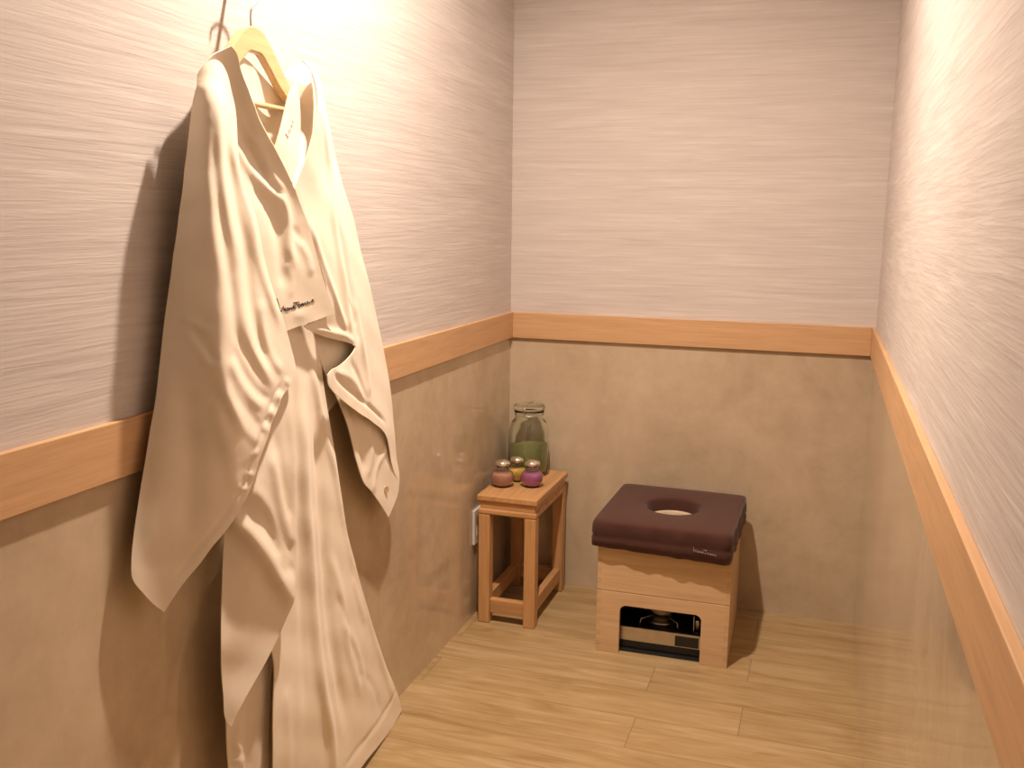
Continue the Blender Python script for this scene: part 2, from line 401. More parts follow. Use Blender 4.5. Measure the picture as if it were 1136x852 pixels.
# padded brown cover (its top, rim and drooping skirt)
cu = tag(empty('seat_cushion', (BX, BY, topz)), 'dark brown padded seat cover with a round hole, on the pale wooden box', 'cushion')
cu.rotation_euler.z = math.radians(-1.0)
bm = bmesh.new()
cx0, cx1, cy0, cy1, cz1 = -.2115, .2085, -.234, .214, .073
def rounded(t, e=26):                                   # superellipse outline reaching the corners
    c, s = math.cos(t), math.sin(t); k = (abs(c)**e+abs(s)**e)**(-1/e); return c*k, s*k
n = 160; rows = []
prof = [('h', .004), ('h', .03), ('h', cz1-.010), ('h', cz1-.004), ('h', cz1), ('o', .05, cz1+.0015), ('o', .35, cz1+.004), ('o', .7, cz1+.0045), ('o', .92, cz1+.003), ('o', .975, cz1+.0005), ('o', .992, cz1-.004), ('s', 1.0, cz1-.012), ('s', 1.006, cz1-.036), ('s', .990, cz1-.043), ('s', 1.008, cz1-.054), ('s', 1.004, None), ('s', .968, None), ('s', .968, .0008), ('c', .0008)]
for i in range(n):
    t = 2*math.pi*i/n; ux, uy = rounded(t)
    ox = (cx1 if ux > 0 else -cx0)*ux; oy = (cy1 if uy > 0 else -cy0)*uy
    hxx, hyy = HX+HR*math.cos(t), HY+HR*math.sin(t)
    front = max(0, -uy)**6
    droop = .005 + .011*front*(ux+1)/2 + .002*math.sin(9*t)*(1-front) + .0006*math.sin(23*t+1)
    wv = .0016*math.sin(13*t)+.0012*math.sin(29*t+2)
    row = []
    for p in prof:
        if p[0] == 'h':
            k = {.004: .935, .03: .95, cz1-.010: .965, cz1-.004: .985, cz1: 1.02}[p[1]]
            row.append((HX+(hxx-HX)*k, HY+(hyy-HY)*k, p[1]))
        elif p[0] == 'c': row.append((HX+(hxx-HX)*.93, HY+(hyy-HY)*.93, p[1]))
        elif p[0] == 'o': row.append((hxx*1.0+(ox-hxx)*p[1], hyy+(oy-hyy)*p[1], p[2]))
        else:
            z = p[2] if p[2] is not None else (-droop if p[1] > 1 else -droop+.002)
            if p[1] < .98: wv = 0
            row.append((ox*p[1]+wv*ux, oy*p[1]+wv*uy, z))
    rows.append([bm.verts.new(v) for v in row])
for i in range(n):
    A, B = rows[i], rows[(i+1) % n]
    for j in range(len(prof)): k = (j+1) % len(prof); bm.faces.new((A[j], B[j], B[k], A[k])).smooth = True
link('cover', bm, M_CUSH, cu)
def strokes(bm, lines, fn, r, sub=5):
    for s in lines:
        s = spline(s, sub)
        tube(bm, [fn(*p) for p in s], r, 6)
SCRIPT = [[(0, 9), (.3, 0), (1.5, 4), (2.6, 3.4), (3, 0)], [(4.4, 4), (4.3, 1), (5.4, .4)], [(4.4, 6.2), (4.6, 6.5)], [(7, 3.4), (6, 2.2), (6.6, .4), (8, 1.4), (7, 3.4)], [(8.8, 3.6), (9, .5), (10.6, 3.5), (11, .5)], [(11.8, 2), (13.4, 2.8), (12.6, 4), (11.8, 1.4), (13.8, .8)], [(13.6, 8), (19.2, 8.2)], [(16.6, 8), (16.4, 1), (14.6, .2)], [(18.4, 4), (18.4, .6)], [(21.4, 3.8), (20, 3.2), (21.4, 1.6), (19.8, .4)], [(24.6, 3.4), (22.8, 2), (23.6, .5), (24.6, 3), (25, .5)], [(26, 3.5), (26.2, .5), (27.8, 3.5), (28.3, .5)], [(29.4, 2), (31, 2.8), (30.2, 4), (29.4, 1.4), (32, .9)]]
bm = bmesh.new(); q = .0021
strokes(bm, SCRIPT, lambda u, v: (.100+u*q, cy0*1.0075-.0012, .016+v*q*.72-.00022*u), .0009)
link('stitched_name', bm, M_PTHREAD, cu)['label'] = 'pale handwritten lettering on the front edge'

# portable gas stove and pot seen through the opening
sv = tag(empty('gas_stove', (BX, BY-.10, .003)), 'silver-fronted portable gas stove inside the opening of the wooden box', 'stove'); sv.rotation_euler.z = st2.rotation_euler.z
bm = bmesh.new(); abox(bm, (-.132, -.066, 0), (.136, .20, .072), .004); link('stove_body', bm, M_BLACK, sv)
bm = bmesh.new(); abox(bm, (-.130, -.070, .027), (.122, -.0655, .072), .0015); link('front_panel', bm, M_STEEL, sv)
bm = bmesh.new(); abox(bm, (.042, -.0725, .031), (.114, -.0698, .064), .001)
link('control_recess', bm, M_BLACK, sv)
bm = bmesh.new(); lathe(bm, [(0, .0725), (.044, .0725), (.045, .077), (.040, .079), (.036, .085), (.030, .089), (0, .090)], (-.012, .012, 0), 40); link('burner', bm, M_STEEL, sv)
for k in range(4):
    a = math.pi/4+k*math.pi/2; bm = bmesh.new()
    u = Vector((math.cos(a), math.sin(a), 0)); c = Vector((-.012, .012, 0))
    tube(bm, [c+u*.085+Vector((0, 0, .072)), c+u*.080+Vector((0, 0, .094)), c+u*.025+Vector((0, 0, .0955))], .0022, 8); link('pan_support', bm, M_STEEL, sv)
bm = bmesh.new(); abox(bm, (.094, -.05, .073), (.097, .06, .125), .001); abox(bm, (.097, -.03, .073), (.112, .05, .105), .003); link('wind_guard', bm, M_STEEL, sv)
pt = tag(empty('steam_pot', (BX-.012, BY-.088, .1015)), 'silver pot above the stove burner, its round base showing inside the box', 'pot'); pt.rotation_euler.z = st2.rotation_euler.z
bm = bmesh.new(); lathe(bm, [(0, 0), (.026, 0), (.034, .006), (.044, .020), (.052, .046), (.054, .080), (.052, .080), (.050, .046), (.042, .022), (.032, .009), (0, .003)], n=48); link('pot_body', bm, M_POT, pt)
bm = bmesh.new(); tube(bm, [(.054*math.cos(a*math.pi/20), .054*math.sin(a*math.pi/20), .080) for a in range(40)], .0022, 8, True); link('pot_rim', bm, M_STEEL, pt)

# ---------------------------------------------------------------- hanger and its hook
HGX = .046
hg = tag(empty('coat_hanger', (HGX, -1.645, 1.56)), 'light wooden coat hanger with metal hook inside the collar of the cream robe', 'hanger')
def mir(p): return (-p[0], p[1])
cN = .085
arm = [(0, cN+.016), (.030, cN+.008), (.060, cN-.018), (.090, cN-.050), (.118, cN-.076), (.142, cN-.092), (.147, cN-.101), (.138, cN-.110), (.112, cN-.104), (.080, cN-.084), (.045, cN-.052), (.020, cN-.032), (0, cN-.030)]
poly = spline(arm, 4); left = [mir(p) for p in poly[::-1]]
outl = poly[:-1]+left[:-1]
bm = bmesh.new(); prism(bm, outl, 0, -.007, .009, .003); link('hanger_body', bm, M_HANG, hg)
bm = bmesh.new(); tube(bm, [(0, -.120, -.034), (0, .120, -.034)], .0055, 12)
link('trouser_bar', bm, M_HANG, hg, True)
bm = bmesh.new()
tube(bm, spline([(0, 0, cN+.010), (0, 0, cN+.035), (0, .006, cN+.050), (0, .024, cN+.066), (0, .022, cN+.092), (0, .0, cN+.104), (0, -.022, cN+.092), (0, -.026, cN+.076)], 6), .0021, 10); link('hanger_hook', bm, M_STEEL, hg, True)
wh = tag(empty('wall_hook', (0, -1.645, 1.735)), 'small metal hook on the left wall carrying the wooden hanger', 'hook')
bm = bmesh.new(); tube(bm, [(0, 0, 0), (.004, 0, 0)], .016, 24); link('back_plate', bm, M_STEEL, wh)
bm = bmesh.new(); tube(bm, spline([(.003, 0, 0), (.04, 0, .002), (.062, 0, .003), (.074, 0, .010), (.078, 0, .022)], 5), .0046, 10); link('peg', bm, M_STEEL, wh, True)

# ---------------------------------------------------------------- the robe
# every panel: outline points (x off the wall, y, z), a few inner points, and fold lines (points (y, z), height, width)
ROBE = {
 'back_panel': dict(outline=[(0.047,-1.711,1.605),(0.045,-1.663,1.602),(0.041,-1.609,1.582),(0.036,-1.559,1.564),(0.034,-1.528,1.555),(0.034,-1.505,1.554),(0.034,-1.453,1.578),(0.032,-1.397,1.564),(0.03,-1.353,1.458),(0.028,-1.316,1.325),(0.026,-1.284,1.206),(0.025,-1.255,1.038),(0.025,-1.267,0.935),(0.026,-1.419,0.88),(0.026,-1.562,0.89),(0.025,-1.715,0.818),(0.025,-1.822,0.746),(0.025,-1.93,0.717),(0.025,-1.971,0.764),(0.025,-1.964,0.854),(0.025,-1.939,0.94),(0.025,-1.908,1.025),(0.025,-1.887,1.113),(0.03,-1.88,1.203),(0.034,-1.86,1.292),(0.038,-1.842,1.38),(0.042,-1.827,1.462),(0.045,-1.806,1.536),(0.05,-1.769,1.578)],
  inner=[(0.03,-1.572,1.392),(0.026,-1.701,1.142)],
  folds=[]),
 'skirt_panel': dict(outline=[(0.063,-1.602,1.134),(0.065,-1.529,1.124),(0.06,-1.46,1.099),(0.058,-1.445,1.053),(0.058,-1.44,0.995),(0.058,-1.424,0.923),(0.058,-1.407,0.86),(0.06,-1.392,0.792),(0.06,-1.375,0.712),(0.058,-1.347,0.615),(0.057,-1.291,0.486),(0.055,-1.225,0.344),(0.05,-1.138,0.189),(0.045,-1.055,0.061),(0.045,-1.034,0.008),(0.053,-1.107,0.001),(0.065,-1.205,0.01),(0.074,-1.293,0.02),(0.083,-1.384,0.028),(0.093,-1.572,0.095),(0.096,-1.737,0.183),(0.096,-1.732,0.264),(0.093,-1.721,0.372),(0.088,-1.704,0.457),(0.085,-1.709,0.519),(0.084,-1.688,0.571),(0.085,-1.632,0.615),(0.082,-1.62,0.761),(0.078,-1.619,0.907),(0.072,-1.621,1.032)],
  inner=[(0.074,-1.523,0.848),(0.078,-1.521,0.653),(0.08,-1.495,0.44),(0.083,-1.448,0.249),(0.096,-1.603,0.331)],
  folds=[([(0.064,-1.537,0.982),(0.074,-1.553,0.855),(0.079,-1.557,0.742),(0.078,-1.547,0.622),(0.079,-1.539,0.466),(0.085,-1.531,0.348),(0.082,-1.494,0.21),(0.085,-1.477,0.067)],0.024,0.016),
   ([(0.06,-1.503,1.047),(0.06,-1.474,0.962),(0.06,-1.438,0.855),(0.06,-1.402,0.778),(0.06,-1.383,0.721),(0.059,-1.336,0.59),(0.057,-1.3,0.489)],0.012,0.011),
   ([(0.072,-1.451,0.604),(0.065,-1.398,0.483),(0.071,-1.383,0.369),(0.069,-1.315,0.201)],0.009,0.013),
   ([(0.057,-1.273,0.479),(0.055,-1.225,0.344),(0.05,-1.159,0.206),(0.046,-1.09,0.071)],0.008,0.01),
   ([(0.061,-1.478,0.914),(0.066,-1.479,0.758),(0.071,-1.467,0.552),(0.077,-1.452,0.379),(0.075,-1.399,0.155)],-0.022,0.018),
   ([(0.067,-1.573,0.988),(0.072,-1.58,0.824),(0.078,-1.588,0.656),(0.081,-1.591,0.482),(0.092,-1.613,0.295)],-0.01,0.012),
   ([(0.072,-1.401,0.421),(0.063,-1.322,0.318),(0.062,-1.282,0.207)],0.006,0.008),
   ([(0.068,-1.423,0.493),(0.068,-1.377,0.41),(0.066,-1.35,0.32)],-0.005,0.007),
   ([(0.058,-1.327,0.499),(0.06,-1.298,0.432),(0.055,-1.263,0.36)],0.005,0.007),
   ([(0.064,-1.327,0.264),(0.056,-1.233,0.181),(0.054,-1.192,0.087)],-0.004,0.008),
   ([(0.089,-1.67,0.403),(0.091,-1.674,0.288),(0.094,-1.678,0.172)],0.006,0.012),
   ([(0.046,-1.067,0.085),(0.053,-1.169,0.07),(0.069,-1.31,0.076),(0.081,-1.43,0.083)],-0.005,0.006)]),
 'under_skirt': dict(outline=[(0.051,-1.77,0.555),(0.058,-1.627,0.533),(0.063,-1.631,0.487),(0.066,-1.672,0.448),(0.068,-1.695,0.354),(0.071,-1.709,0.265),(0.073,-1.718,0.166),(0.068,-1.78,0.195),(0.061,-1.819,0.215),(0.058,-1.82,0.29),(0.056,-1.82,0.344),(0.055,-1.817,0.397),(0.051,-1.81,0.465)],
  inner=[],
  folds=[([(0.057,-1.773,0.389),(0.057,-1.792,0.356),(0.059,-1.786,0.307),(0.063,-1.807,0.245)],0.01,0.01),
   ([(0.059,-1.749,0.418),(0.059,-1.766,0.351),(0.063,-1.765,0.276),(0.067,-1.781,0.211)],-0.007,0.009),
   ([(0.057,-1.803,0.35),(0.058,-1.784,0.324)],0.006,0.006),
   ([(0.057,-1.806,0.321),(0.061,-1.778,0.291)],0.006,0.006),
   ([(0.064,-1.713,0.438),(0.065,-1.727,0.332),(0.069,-1.747,0.209)],0.006,0.012)]),
 'skirt_flap': dict(outline=[(0.08,-1.758,1.036),(0.086,-1.681,1.033),(0.096,-1.636,1.009),(0.101,-1.634,0.956),(0.105,-1.634,0.876),(0.107,-1.637,0.787),(0.11,-1.646,0.698),(0.112,-1.656,0.628),(0.113,-1.669,0.586),(0.108,-1.693,0.549),(0.102,-1.721,0.514),(0.094,-1.754,0.478),(0.084,-1.794,0.439),(0.078,-1.815,0.415),(0.073,-1.827,0.395),(0.066,-1.833,0.408),(0.062,-1.832,0.46),(0.062,-1.832,0.548),(0.057,-1.819,0.629),(0.056,-1.808,0.711),(0.06,-1.8,0.794),(0.066,-1.789,0.909)],
  inner=[(0.094,-1.765,0.83),(0.074,-1.784,0.6),(0.091,-1.74,0.584),(0.072,-1.793,0.496),(0.074,-1.789,0.706)],
  folds=[([(0.072,-1.901,0.86),(0.062,-1.828,0.816),(0.061,-1.786,0.781),(0.075,-1.758,0.748),(0.085,-1.724,0.699),(0.106,-1.704,0.645),(0.112,-1.672,0.591),(0.108,-1.64,0.546)],0.028,0.018),
   ([(0.094,-1.758,0.836),(0.093,-1.714,0.772),(0.104,-1.697,0.705),(0.11,-1.672,0.652)],0.008,0.01),
   ([(0.096,-1.705,0.892),(0.1,-1.691,0.819),(0.103,-1.675,0.743),(0.11,-1.659,0.693)],0.01,0.011),
   ([(0.091,-1.733,0.786),(0.099,-1.708,0.717),(0.11,-1.686,0.639)],-0.007,0.009),
   ([(0.098,-1.688,0.923),(0.103,-1.678,0.816),(0.104,-1.66,0.748)],-0.007,0.009),
   ([(0.098,-1.707,0.695),(0.108,-1.686,0.66),(0.111,-1.665,0.612)],0.006,0.006),
   ([(0.105,-1.687,0.678),(0.112,-1.668,0.64)],-0.004,0.005),
   ([(0.097,-1.633,0.982),(0.103,-1.637,0.841),(0.11,-1.652,0.7),(0.111,-1.666,0.604)],0.008,0.008)]),
 'wing_lining': dict(outline=[(0.06,-1.482,1.101),(0.055,-1.374,1.09),(0.053,-1.29,1.06),(0.053,-1.274,1.025),(0.05,-1.242,0.975),(0.045,-1.151,0.894),(0.044,-1.09,0.815),(0.044,-1.071,0.729),(0.044,-1.04,0.661),(0.045,-1.042,0.626),(0.046,-1.072,0.598),(0.047,-1.106,0.575),(0.049,-1.165,0.634),(0.05,-1.205,0.671),(0.051,-1.245,0.704),(0.053,-1.283,0.764),(0.055,-1.318,0.841),(0.057,-1.362,0.912),(0.06,-1.412,0.971),(0.06,-1.449,1.025)],
  inner=[],
  folds=[([(0.045,-1.103,0.76),(0.049,-1.172,0.719),(0.05,-1.196,0.662)],0.006,0.009),
   ([(0.056,-1.317,0.924),(0.054,-1.273,0.831),(0.051,-1.234,0.724)],-0.008,0.012),
   ([(0.049,-1.217,0.863),(0.05,-1.202,0.771),(0.051,-1.225,0.71)],0.007,0.012)]),
 'placket': dict(outline=[(0.072,-1.56,1.56),(0.073,-1.535,1.58),(0.073,-1.53,1.547),(0.074,-1.531,1.496),(0.076,-1.54,1.445),(0.078,-1.561,1.379),(0.083,-1.532,1.324),(0.084,-1.495,1.253),(0.083,-1.459,1.193),(0.08,-1.418,1.128),(0.076,-1.494,1.144),(0.076,-1.558,1.255),(0.076,-1.616,1.365),(0.074,-1.646,1.421),(0.076,-1.622,1.455),(0.073,-1.591,1.504)],
  inner=[],
  folds=[([(0.073,-1.532,1.563),(0.074,-1.534,1.496),(0.076,-1.548,1.427),(0.078,-1.564,1.382)],0.006,0.007),
   ([(0.073,-1.584,1.504),(0.076,-1.622,1.452)],0.004,0.005)]),
 'collar_facing': dict(outline=[(0.032,-1.513,1.594),(0.034,-1.496,1.61),(0.036,-1.468,1.623),(0.043,-1.449,1.624),(0.066,-1.462,1.609),(0.088,-1.482,1.583),(0.093,-1.486,1.552),(0.093,-1.499,1.499),(0.091,-1.527,1.442),(0.09,-1.559,1.399),(0.086,-1.581,1.371),(0.074,-1.567,1.399),(0.065,-1.539,1.445),(0.053,-1.51,1.499),(0.044,-1.495,1.548),(0.036,-1.497,1.579)],
  inner=[(0.044,-1.466,1.59),(0.055,-1.472,1.554),(0.06,-1.49,1.5)],
  folds=[]),
 'cape_wing_r': dict(outline=[(0.07,-1.515,1.621),(0.077,-1.503,1.623),(0.08,-1.484,1.617),(0.074,-1.455,1.598),(0.063,-1.415,1.557),(0.051,-1.369,1.497),(0.041,-1.331,1.45),(0.04,-1.303,1.396),(0.039,-1.253,1.322),(0.038,-1.215,1.244),(0.037,-1.169,1.158),(0.036,-1.127,1.064),(0.036,-1.094,0.986),(0.036,-1.066,0.902),(0.037,-1.049,0.806),(0.039,-1.039,0.713),(0.041,-1.027,0.667),(0.042,-1.031,0.639),(0.045,-1.052,0.662),(0.047,-1.073,0.689),(0.051,-1.095,0.719),(0.055,-1.113,0.756),(0.06,-1.138,0.794),(0.068,-1.223,0.846),(0.078,-1.326,0.894),(0.088,-1.409,0.935),(0.093,-1.458,0.963),(0.097,-1.487,0.987),(0.098,-1.487,1.002),(0.096,-1.468,1.009),(0.091,-1.428,1.012),(0.083,-1.364,1.023),(0.079,-1.335,1.033),(0.078,-1.325,1.041),(0.08,-1.365,1.054),(0.081,-1.415,1.066),(0.082,-1.463,1.077),(0.084,-1.509,1.09),(0.084,-1.538,1.101),(0.085,-1.556,1.11),(0.086,-1.527,1.114),(0.088,-1.494,1.122),(0.09,-1.459,1.128),(0.09,-1.473,1.183),(0.091,-1.508,1.246),(0.091,-1.54,1.303),(0.091,-1.567,1.345),(0.093,-1.589,1.376),(0.095,-1.565,1.412),(0.097,-1.539,1.451),(0.097,-1.516,1.497),(0.097,-1.504,1.536),(0.095,-1.5,1.567),(0.09,-1.5,1.591),(0.08,-1.502,1.609)],
  inner=[(0.07,-1.398,1.362),(0.07,-1.345,1.21),(0.06,-1.247,0.997),(0.068,-1.303,1.107)],
  folds=[([(0.084,-1.48,1.553),(0.061,-1.416,1.435),(0.069,-1.414,1.325),(0.071,-1.383,1.211),(0.074,-1.361,1.123),(0.078,-1.345,1.068)],0.012,0.014),
   ([(0.09,-1.538,1.316),(0.091,-1.493,1.244),(0.089,-1.448,1.178),(0.082,-1.399,1.117),(0.079,-1.371,1.079)],0.01,0.009),
   ([(0.062,-1.377,1.325),(0.07,-1.341,1.209),(0.068,-1.307,1.118),(0.077,-1.302,1.037)],-0.009,0.013),
   ([(0.085,-1.531,1.103),(0.083,-1.464,1.089),(0.08,-1.39,1.073),(0.078,-1.329,1.048)],0.009,0.007),
   ([(0.066,-1.311,1.148),(0.071,-1.28,1.064),(0.065,-1.244,0.976),(0.066,-1.23,0.91)],0.008,0.012),
   ([(0.095,-1.451,0.999),(0.09,-1.403,0.967),(0.08,-1.323,0.927),(0.068,-1.23,0.882),(0.052,-1.132,0.824)],-0.009,0.0045),
   ([(0.082,-1.363,1.014),(0.075,-1.291,0.952),(0.071,-1.249,0.896)],-0.006,0.009),
   ([(0.095,-1.451,1.004),(0.084,-1.359,0.974),(0.075,-1.283,0.92)],0.005,0.008),
   ([(0.074,-1.36,1.152),(0.068,-1.316,1.119),(0.071,-1.305,1.083)],-0.004,0.007)]),
 'front_panel': dict(outline=[(0.062,-1.804,1.572),(0.068,-1.793,1.586),(0.073,-1.775,1.596),(0.08,-1.758,1.606),(0.083,-1.748,1.597),(0.088,-1.742,1.572),(0.092,-1.728,1.541),(0.095,-1.713,1.511),(0.099,-1.693,1.477),(0.102,-1.667,1.447),(0.104,-1.642,1.415),(0.105,-1.614,1.38),(0.101,-1.582,1.344),(0.103,-1.559,1.307),(0.103,-1.534,1.258),(0.101,-1.506,1.207),(0.099,-1.479,1.165),(0.097,-1.45,1.128),(0.095,-1.492,1.122),(0.093,-1.539,1.117),(0.091,-1.584,1.113),(0.09,-1.626,1.108),(0.086,-1.665,1.1),(0.082,-1.703,1.153),(0.078,-1.733,1.228),(0.075,-1.75,1.307),(0.073,-1.758,1.384),(0.068,-1.769,1.444),(0.063,-1.783,1.502),(0.058,-1.793,1.545)],
  inner=[(0.062,-1.755,1.577),(0.062,-1.736,1.553),(0.063,-1.719,1.521),(0.066,-1.694,1.484),(0.073,-1.667,1.439),(0.085,-1.666,1.369),(0.094,-1.621,1.223),(0.088,-1.672,1.225)],
  folds=[([(0.066,-1.729,1.511),(0.071,-1.702,1.471),(0.073,-1.667,1.436),(0.096,-1.663,1.398),(0.098,-1.633,1.363)],0.01,0.008),
   ([(0.071,-1.755,1.475),(0.076,-1.732,1.438),(0.082,-1.708,1.405),(0.085,-1.669,1.373),(0.095,-1.637,1.353),(0.099,-1.621,1.315),(0.095,-1.615,1.265),(0.094,-1.596,1.222)],0.014,0.01),
   ([(0.073,-1.722,1.463),(0.077,-1.688,1.425),(0.087,-1.663,1.383),(0.096,-1.635,1.358)],-0.009,0.007),
   ([(0.085,-1.705,1.377),(0.087,-1.671,1.346),(0.093,-1.653,1.307),(0.092,-1.642,1.241),(0.091,-1.637,1.19)],-0.01,0.012),
   ([(0.1,-1.596,1.287),(0.101,-1.56,1.246),(0.1,-1.545,1.211)],0.006,0.008),
   ([(0.1,-1.608,1.304),(0.1,-1.577,1.273)],-0.005,0.006),
   ([(0.093,-1.626,1.24),(0.094,-1.609,1.205),(0.092,-1.614,1.171)],0.004,0.008),
   ([(0.091,-1.602,1.136),(0.093,-1.565,1.134)],0.003,0.007)]),
 'cape_wing_l': dict(outline=[(0.055,-1.824,1.538),(0.058,-1.824,1.551),(0.064,-1.818,1.564),(0.069,-1.808,1.574),(0.074,-1.795,1.579),(0.078,-1.784,1.574),(0.082,-1.775,1.558),(0.084,-1.768,1.53),(0.087,-1.763,1.504),(0.089,-1.763,1.474),(0.091,-1.766,1.444),(0.093,-1.765,1.406),(0.094,-1.753,1.373),(0.095,-1.735,1.342),(0.097,-1.722,1.307),(0.098,-1.712,1.269),(0.099,-1.702,1.232),(0.101,-1.686,1.19),(0.102,-1.666,1.15),(0.105,-1.651,1.113),(0.107,-1.638,1.074),(0.109,-1.63,1.042),(0.111,-1.633,1.029),(0.111,-1.645,1.015),(0.112,-1.665,1.003),(0.113,-1.689,0.99),(0.113,-1.7,0.973),(0.114,-1.72,0.958),(0.115,-1.731,0.944),(0.115,-1.742,0.926),(0.115,-1.757,0.909),(0.113,-1.77,0.889),(0.111,-1.78,0.864),(0.107,-1.793,0.839),(0.099,-1.819,0.804),(0.091,-1.846,0.778),(0.082,-1.871,0.759),(0.073,-1.895,0.735),(0.062,-1.932,0.707),(0.052,-1.967,0.673),(0.047,-1.984,0.692),(0.041,-2.001,0.718),(0.034,-2.015,0.747),(0.032,-2.013,0.772),(0.031,-2.005,0.807),(0.03,-1.988,0.862),(0.03,-1.969,0.92),(0.03,-1.949,0.98),(0.03,-1.934,1.023),(0.03,-1.919,1.08),(0.031,-1.904,1.146),(0.033,-1.891,1.201),(0.036,-1.879,1.26),(0.043,-1.868,1.329),(0.045,-1.852,1.402),(0.048,-1.84,1.46),(0.051,-1.832,1.504)],
  inner=[(0.08,-1.838,1.53),(0.083,-1.842,1.504),(0.086,-1.845,1.478),(0.089,-1.849,1.452),(0.091,-1.851,1.428),(0.093,-1.853,1.404),(0.095,-1.855,1.38),(0.097,-1.856,1.356),(0.099,-1.857,1.332),(0.101,-1.858,1.307),(0.103,-1.859,1.278),(0.106,-1.86,1.249),(0.109,-1.861,1.219),(0.111,-1.861,1.19),(0.113,-1.861,1.16),(0.115,-1.861,1.13),(0.116,-1.86,1.105),(0.117,-1.859,1.079),(0.118,-1.858,1.054),(0.118,-1.853,1.027),(0.119,-1.847,1),(0.119,-1.842,0.973),(0.118,-1.836,0.951),(0.117,-1.831,0.928),(0.115,-1.825,0.905),(0.077,-1.851,1.452),(0.078,-1.858,1.418),(0.08,-1.864,1.384),(0.081,-1.871,1.35),(0.08,-1.876,1.312),(0.08,-1.882,1.273),(0.08,-1.887,1.235),(0.079,-1.89,1.201),(0.077,-1.892,1.166),(0.076,-1.895,1.132),(0.077,-1.898,1.097),(0.077,-1.901,1.063),(0.078,-1.904,1.028),(0.077,-1.908,0.993),(0.076,-1.912,0.959),(0.076,-1.916,0.924),(0.072,-1.922,0.889),(0.069,-1.927,0.854),(0.066,-1.932,0.818),(0.061,-1.937,0.793),(0.056,-1.943,0.768),(0.052,-1.948,0.743),(0.105,-1.804,1.232),(0.107,-1.8,1.206),(0.109,-1.796,1.18),(0.111,-1.791,1.154),(0.112,-1.786,1.101),(0.114,-1.781,1.047),(0.116,-1.776,0.992),(0.105,-1.829,0.844)],
  folds=[([(0.064,-1.814,1.553),(0.081,-1.836,1.496),(0.087,-1.847,1.416),(0.098,-1.859,1.336),(0.102,-1.856,1.271),(0.108,-1.851,1.201),(0.113,-1.872,1.112),(0.117,-1.867,1.055),(0.118,-1.839,0.988),(0.115,-1.824,0.913)],0.018,0.018),
   ([(0.073,-1.798,1.552),(0.083,-1.809,1.484),(0.09,-1.818,1.396),(0.095,-1.813,1.322),(0.099,-1.801,1.269),(0.106,-1.8,1.213),(0.111,-1.796,1.154),(0.112,-1.778,1.097),(0.112,-1.735,1.043),(0.112,-1.705,1.009)],0.015,0.012),
   ([(0.088,-1.785,1.457),(0.093,-1.772,1.406),(0.094,-1.753,1.361),(0.096,-1.738,1.313),(0.098,-1.73,1.26),(0.101,-1.711,1.211),(0.102,-1.687,1.164),(0.105,-1.669,1.122)],0.012,0.01),
   ([(0.103,-1.729,1.18),(0.107,-1.732,1.122),(0.109,-1.717,1.076),(0.11,-1.677,1.035)],0.01,0.009),
   ([(0.084,-1.797,1.485),(0.091,-1.796,1.397),(0.094,-1.782,1.33),(0.097,-1.769,1.279),(0.103,-1.765,1.222),(0.108,-1.763,1.159),(0.11,-1.744,1.098),(0.11,-1.709,1.05)],-0.015,0.011),
   ([(0.081,-1.827,1.497),(0.091,-1.838,1.395),(0.098,-1.837,1.315),(0.103,-1.832,1.248),(0.107,-1.826,1.187),(0.111,-1.82,1.122),(0.112,-1.781,1.074),(0.112,-1.735,1.018)],-0.01,0.009),
   ([(0.115,-1.849,1.089),(0.115,-1.826,1.049),(0.114,-1.795,1.015),(0.115,-1.752,0.981)],0.008,0.007),
   ([(0.113,-1.835,1.106),(0.113,-1.807,1.058),(0.113,-1.77,1.02),(0.113,-1.726,0.99)],-0.008,0.007),
   ([(0.116,-1.861,1.069),(0.117,-1.836,1.019),(0.115,-1.798,0.983),(0.114,-1.76,0.946)],-0.006,0.007),
   ([(0.114,-1.871,1.04),(0.119,-1.85,0.998),(0.116,-1.812,0.957),(0.114,-1.767,0.921)],0.006,0.008),
   ([(0.076,-1.904,1.133),(0.082,-1.882,1.098),(0.099,-1.882,1.075)],0.005,0.007),
   ([(0.078,-1.896,1.147),(0.093,-1.881,1.11),(0.108,-1.88,1.084)],-0.005,0.006),
   ([(0.074,-1.912,1.163),(0.082,-1.883,1.143),(0.106,-1.878,1.134)],0.004,0.007),
   ([(0.108,-1.878,1.026),(0.11,-1.874,0.979),(0.113,-1.848,0.911),(0.105,-1.829,0.848)],0.008,0.014),
   ([(0.052,-1.917,1.089),(0.054,-1.942,0.973),(0.055,-1.97,0.859),(0.046,-1.984,0.756)],0.008,0.02),
   ([(0.079,-1.909,1.044),(0.076,-1.911,0.907),(0.062,-1.919,0.782)],-0.01,0.02),
   ([(0.111,-1.672,1.023),(0.112,-1.655,1.008)],0.0075,0.0045),
   ([(0.112,-1.693,1.011),(0.112,-1.672,0.995)],-0.006,0.0045),
   ([(0.112,-1.706,1),(0.113,-1.686,0.984)],0.0075,0.0045),
   ([(0.113,-1.723,0.989),(0.113,-1.7,0.968)],-0.006,0.0045),
   ([(0.114,-1.731,0.975),(0.114,-1.711,0.958)],0.0075,0.0045),
   ([(0.114,-1.746,0.963),(0.114,-1.725,0.946)],-0.006,0.0045),
   ([(0.114,-1.756,0.952),(0.115,-1.735,0.934)],0.006,0.0045),
   ([(0.114,-1.773,0.909),(0.114,-1.79,0.905)],0.006,0.0045),
   ([(0.111,-1.809,0.876),(0.111,-1.783,0.865)],0.006,0.0045),
   ([(0.105,-1.829,0.857),(0.107,-1.798,0.843)],0.006,0.005),
